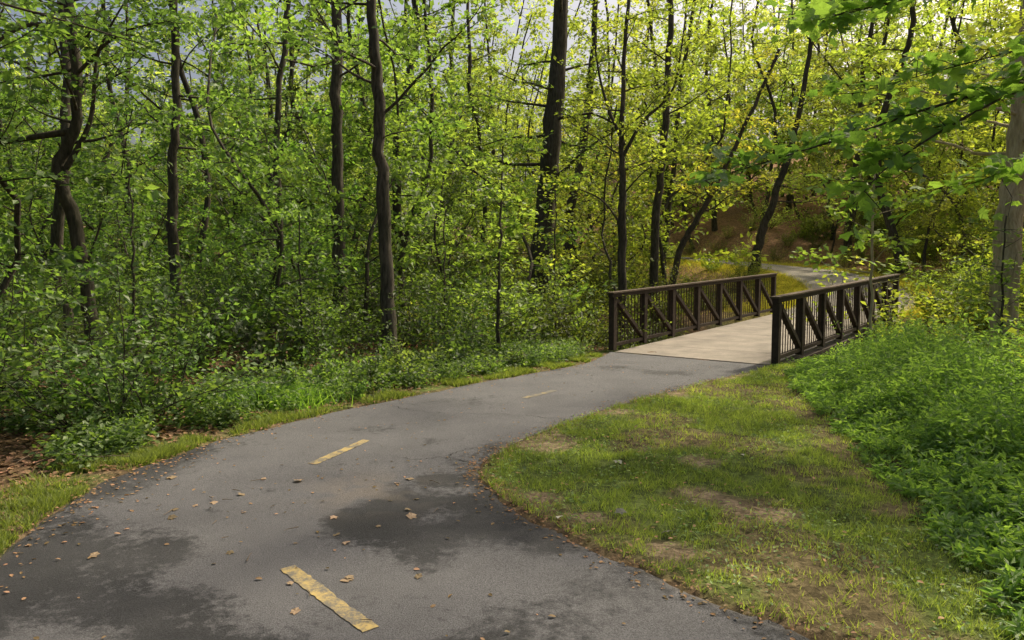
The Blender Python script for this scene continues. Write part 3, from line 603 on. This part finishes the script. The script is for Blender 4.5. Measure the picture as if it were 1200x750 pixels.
V, F, ta = leaves(C, D, rg.uniform(.03, .07, len(C)), rg.random(len(C)), rg, KITE, .45, .1)
obj('ground_cover_plants', tri_mesh('ground_cover', V, F, {'tint': ta}, mat=LEAF), color=(.10, .155, .048))
# ------------------------------------------------------------------ litter
DEAD = mat_leaf('dead_leaf', .12, .02)
def litter_mesh(name, x, y, zoff, size, color, seed, shape=OVAL, tint=None):
    rg = np.random.default_rng(seed); z = np.where(inside(x, y, NEARPOLY), rz_(x, y) + .006, terrain(x, y) + zoff)
    az = rg.random(len(x)) * 6.28; C = np.stack([x, y, z], 1); D = np.stack([np.cos(az), np.sin(az), 0 * az], 1)
    V, F, ta = leaves(C, D, size * rg.uniform(.5, 1.3, len(x)), rg.random(len(x)) if tint is None else tint, rg, shape, .18, 0)
    obj(name, tri_mesh(name, V, F, {'tint': ta}, mat=DEAD), color=color)
n = 44000; x = rg.uniform(-9, 2, n); y = rg.uniform(2, 15, n); dd = dist_poly(x, y, ELs); k = (x < np.interp(y, PL[:, 1], PL[:, 0])) & (dd > .12) & (dd < 5) & (rg.random(n) < sstep(.0, .5, dd)); x, y = x[k], y[k]
litter_mesh('leaf_litter', x, y, .014, .07, (.27, .16, .10), 3)
n = 420; idx = rg.integers(130, NS, n); f = rg.random(n) ** 1.5; pp = EL[idx] * (1 - f)[:, None] + ER[idx] * f[:, None]; litter_mesh('fallen_leaves', pp[:, 0], pp[:, 1], .01, .03, (.25, .16, .09), 4)
n = 26; x = rg.uniform(-2.7, -.4, n); y = rg.uniform(3.2, 5.6, n); litter_mesh('fallen_leaves', x, y, .01, .06, (.34, .24, .16), 8, MAPLE)
xy = np.array([(.83, 5.85), (.95, 4.25), (.72, 4.6), (1.9, 6.0), (.3, 4.5)]); litter_mesh('fallen_leaves', xy[:, 0], xy[:, 1], .04, .065, (.4, .38, .3), 9, MAPLE)
n = 1600; idx = rg.integers(110, 520, n); pp = ER[idx] + rg.normal(size=(n, 2)) * np.array([.09, .09]); litter_mesh('fallen_leaves', pp[:, 0], pp[:, 1], .02, .025, (.2, .12, .06), 12)
n = 1400; idx = rg.integers(110, 560, n); pp = EL[idx] + rg.normal(size=(n, 2)) * np.array([.16, .16]); litter_mesh('fallen_leaves', pp[:, 0], pp[:, 1], .02, .03, (.26, .16, .09), 14)
n = 1100; y = rg.uniform(2, 11, n); x = np.interp(y, PR[:, 1], PR[:, 0]) + rg.random(n) * 3; k = lawnmask(x, y); litter_mesh('fallen_leaves', x[k], y[k], .03, .028, (.3, .19, .1), 13)
g = Geo()
for k in range(64):
    if k < 16: a = np.array([rg.uniform(-2.7, -.3), rg.uniform(3.1, 5.5), .014]); l = rg.uniform(.05, .16)
    else: a = np.array([rg.uniform(-6, -3.7), rg.uniform(4, 7.5), 0.0]); a[2] = th(a[0], a[1]) + .04; l = rg.uniform(.3, 1.0)
    az = rg.random() * 6.28; Q = walk(rg, a, (math.cos(az), math.sin(az), 0.0 if k < 16 else .12), l, 6, .2); Q[:, 2] = a[2] if k < 16 else Q[:, 2]; tube(g, Q, np.linspace(.003, .0012, 7) * (1 if k < 16 else 1.8), 4)
obj('fallen_twigs', g.mesh('twigs', simple('twig', (.16, .12, .085))))
g = Geo(); zz = th(-7.35, 12.2); tube(g, np.array([(-7.35, 12.2, zz - .1), (-7.34, 12.2, zz + .4), (-7.33, 12.2, .93), (-7.33, 12.2, .95), (-7.33, 12.2, .951)]), (.085, .08, .078, .05, .001), 9); obj('wooden_post', g.mesh('post', BARK))

# ------------------------------------------------------------------ light
AZ, ELV = math.radians(50), math.radians(48)
w = bpy.data.worlds.new('World'); scene.world = w; w.use_nodes = True; nt = w.node_tree
sk = nt.nodes.new('ShaderNodeTexSky'); sk.sky_type = 'NISHITA'; sk.sun_disc = False; sk.sun_elevation = ELV; sk.sun_rotation = AZ; sk.air_density = 1.0; sk.dust_density = 9.0; sk.ozone_density = .5
bg = nt.nodes['Background']; bg.inputs['Strength'].default_value = .15; nt.links.new(sk.outputs[0], bg.inputs[0])
sd = bpy.data.lights.new('sun', 'SUN'); sd.energy = 5; sd.angle = math.radians(2); sd.color = (1, .89, .67); so = bpy.data.objects.new('sun', sd); COL.objects.link(so)
sv = Vector((math.sin(AZ) * math.cos(ELV), math.cos(AZ) * math.cos(ELV), math.sin(ELV))); so.rotation_euler = sv.to_track_quat('Z', 'Y').to_euler(); so.location = (10, 10, 30)
scene.view_settings.view_transform = 'Standard'; scene.view_settings.look = 'None'; scene.view_settings.exposure = 0
cd = bpy.data.cameras.new('camera'); cd.lens = 26; cd.sensor_width = 36; cd.clip_end = 1500; cam = bpy.data.objects.new('camera', cd); COL.objects.link(cam)
cam.location = (0, 0, 1.6); cam.rotation_euler = (math.radians(90 - 4.3), 0, 0); scene.camera = cam
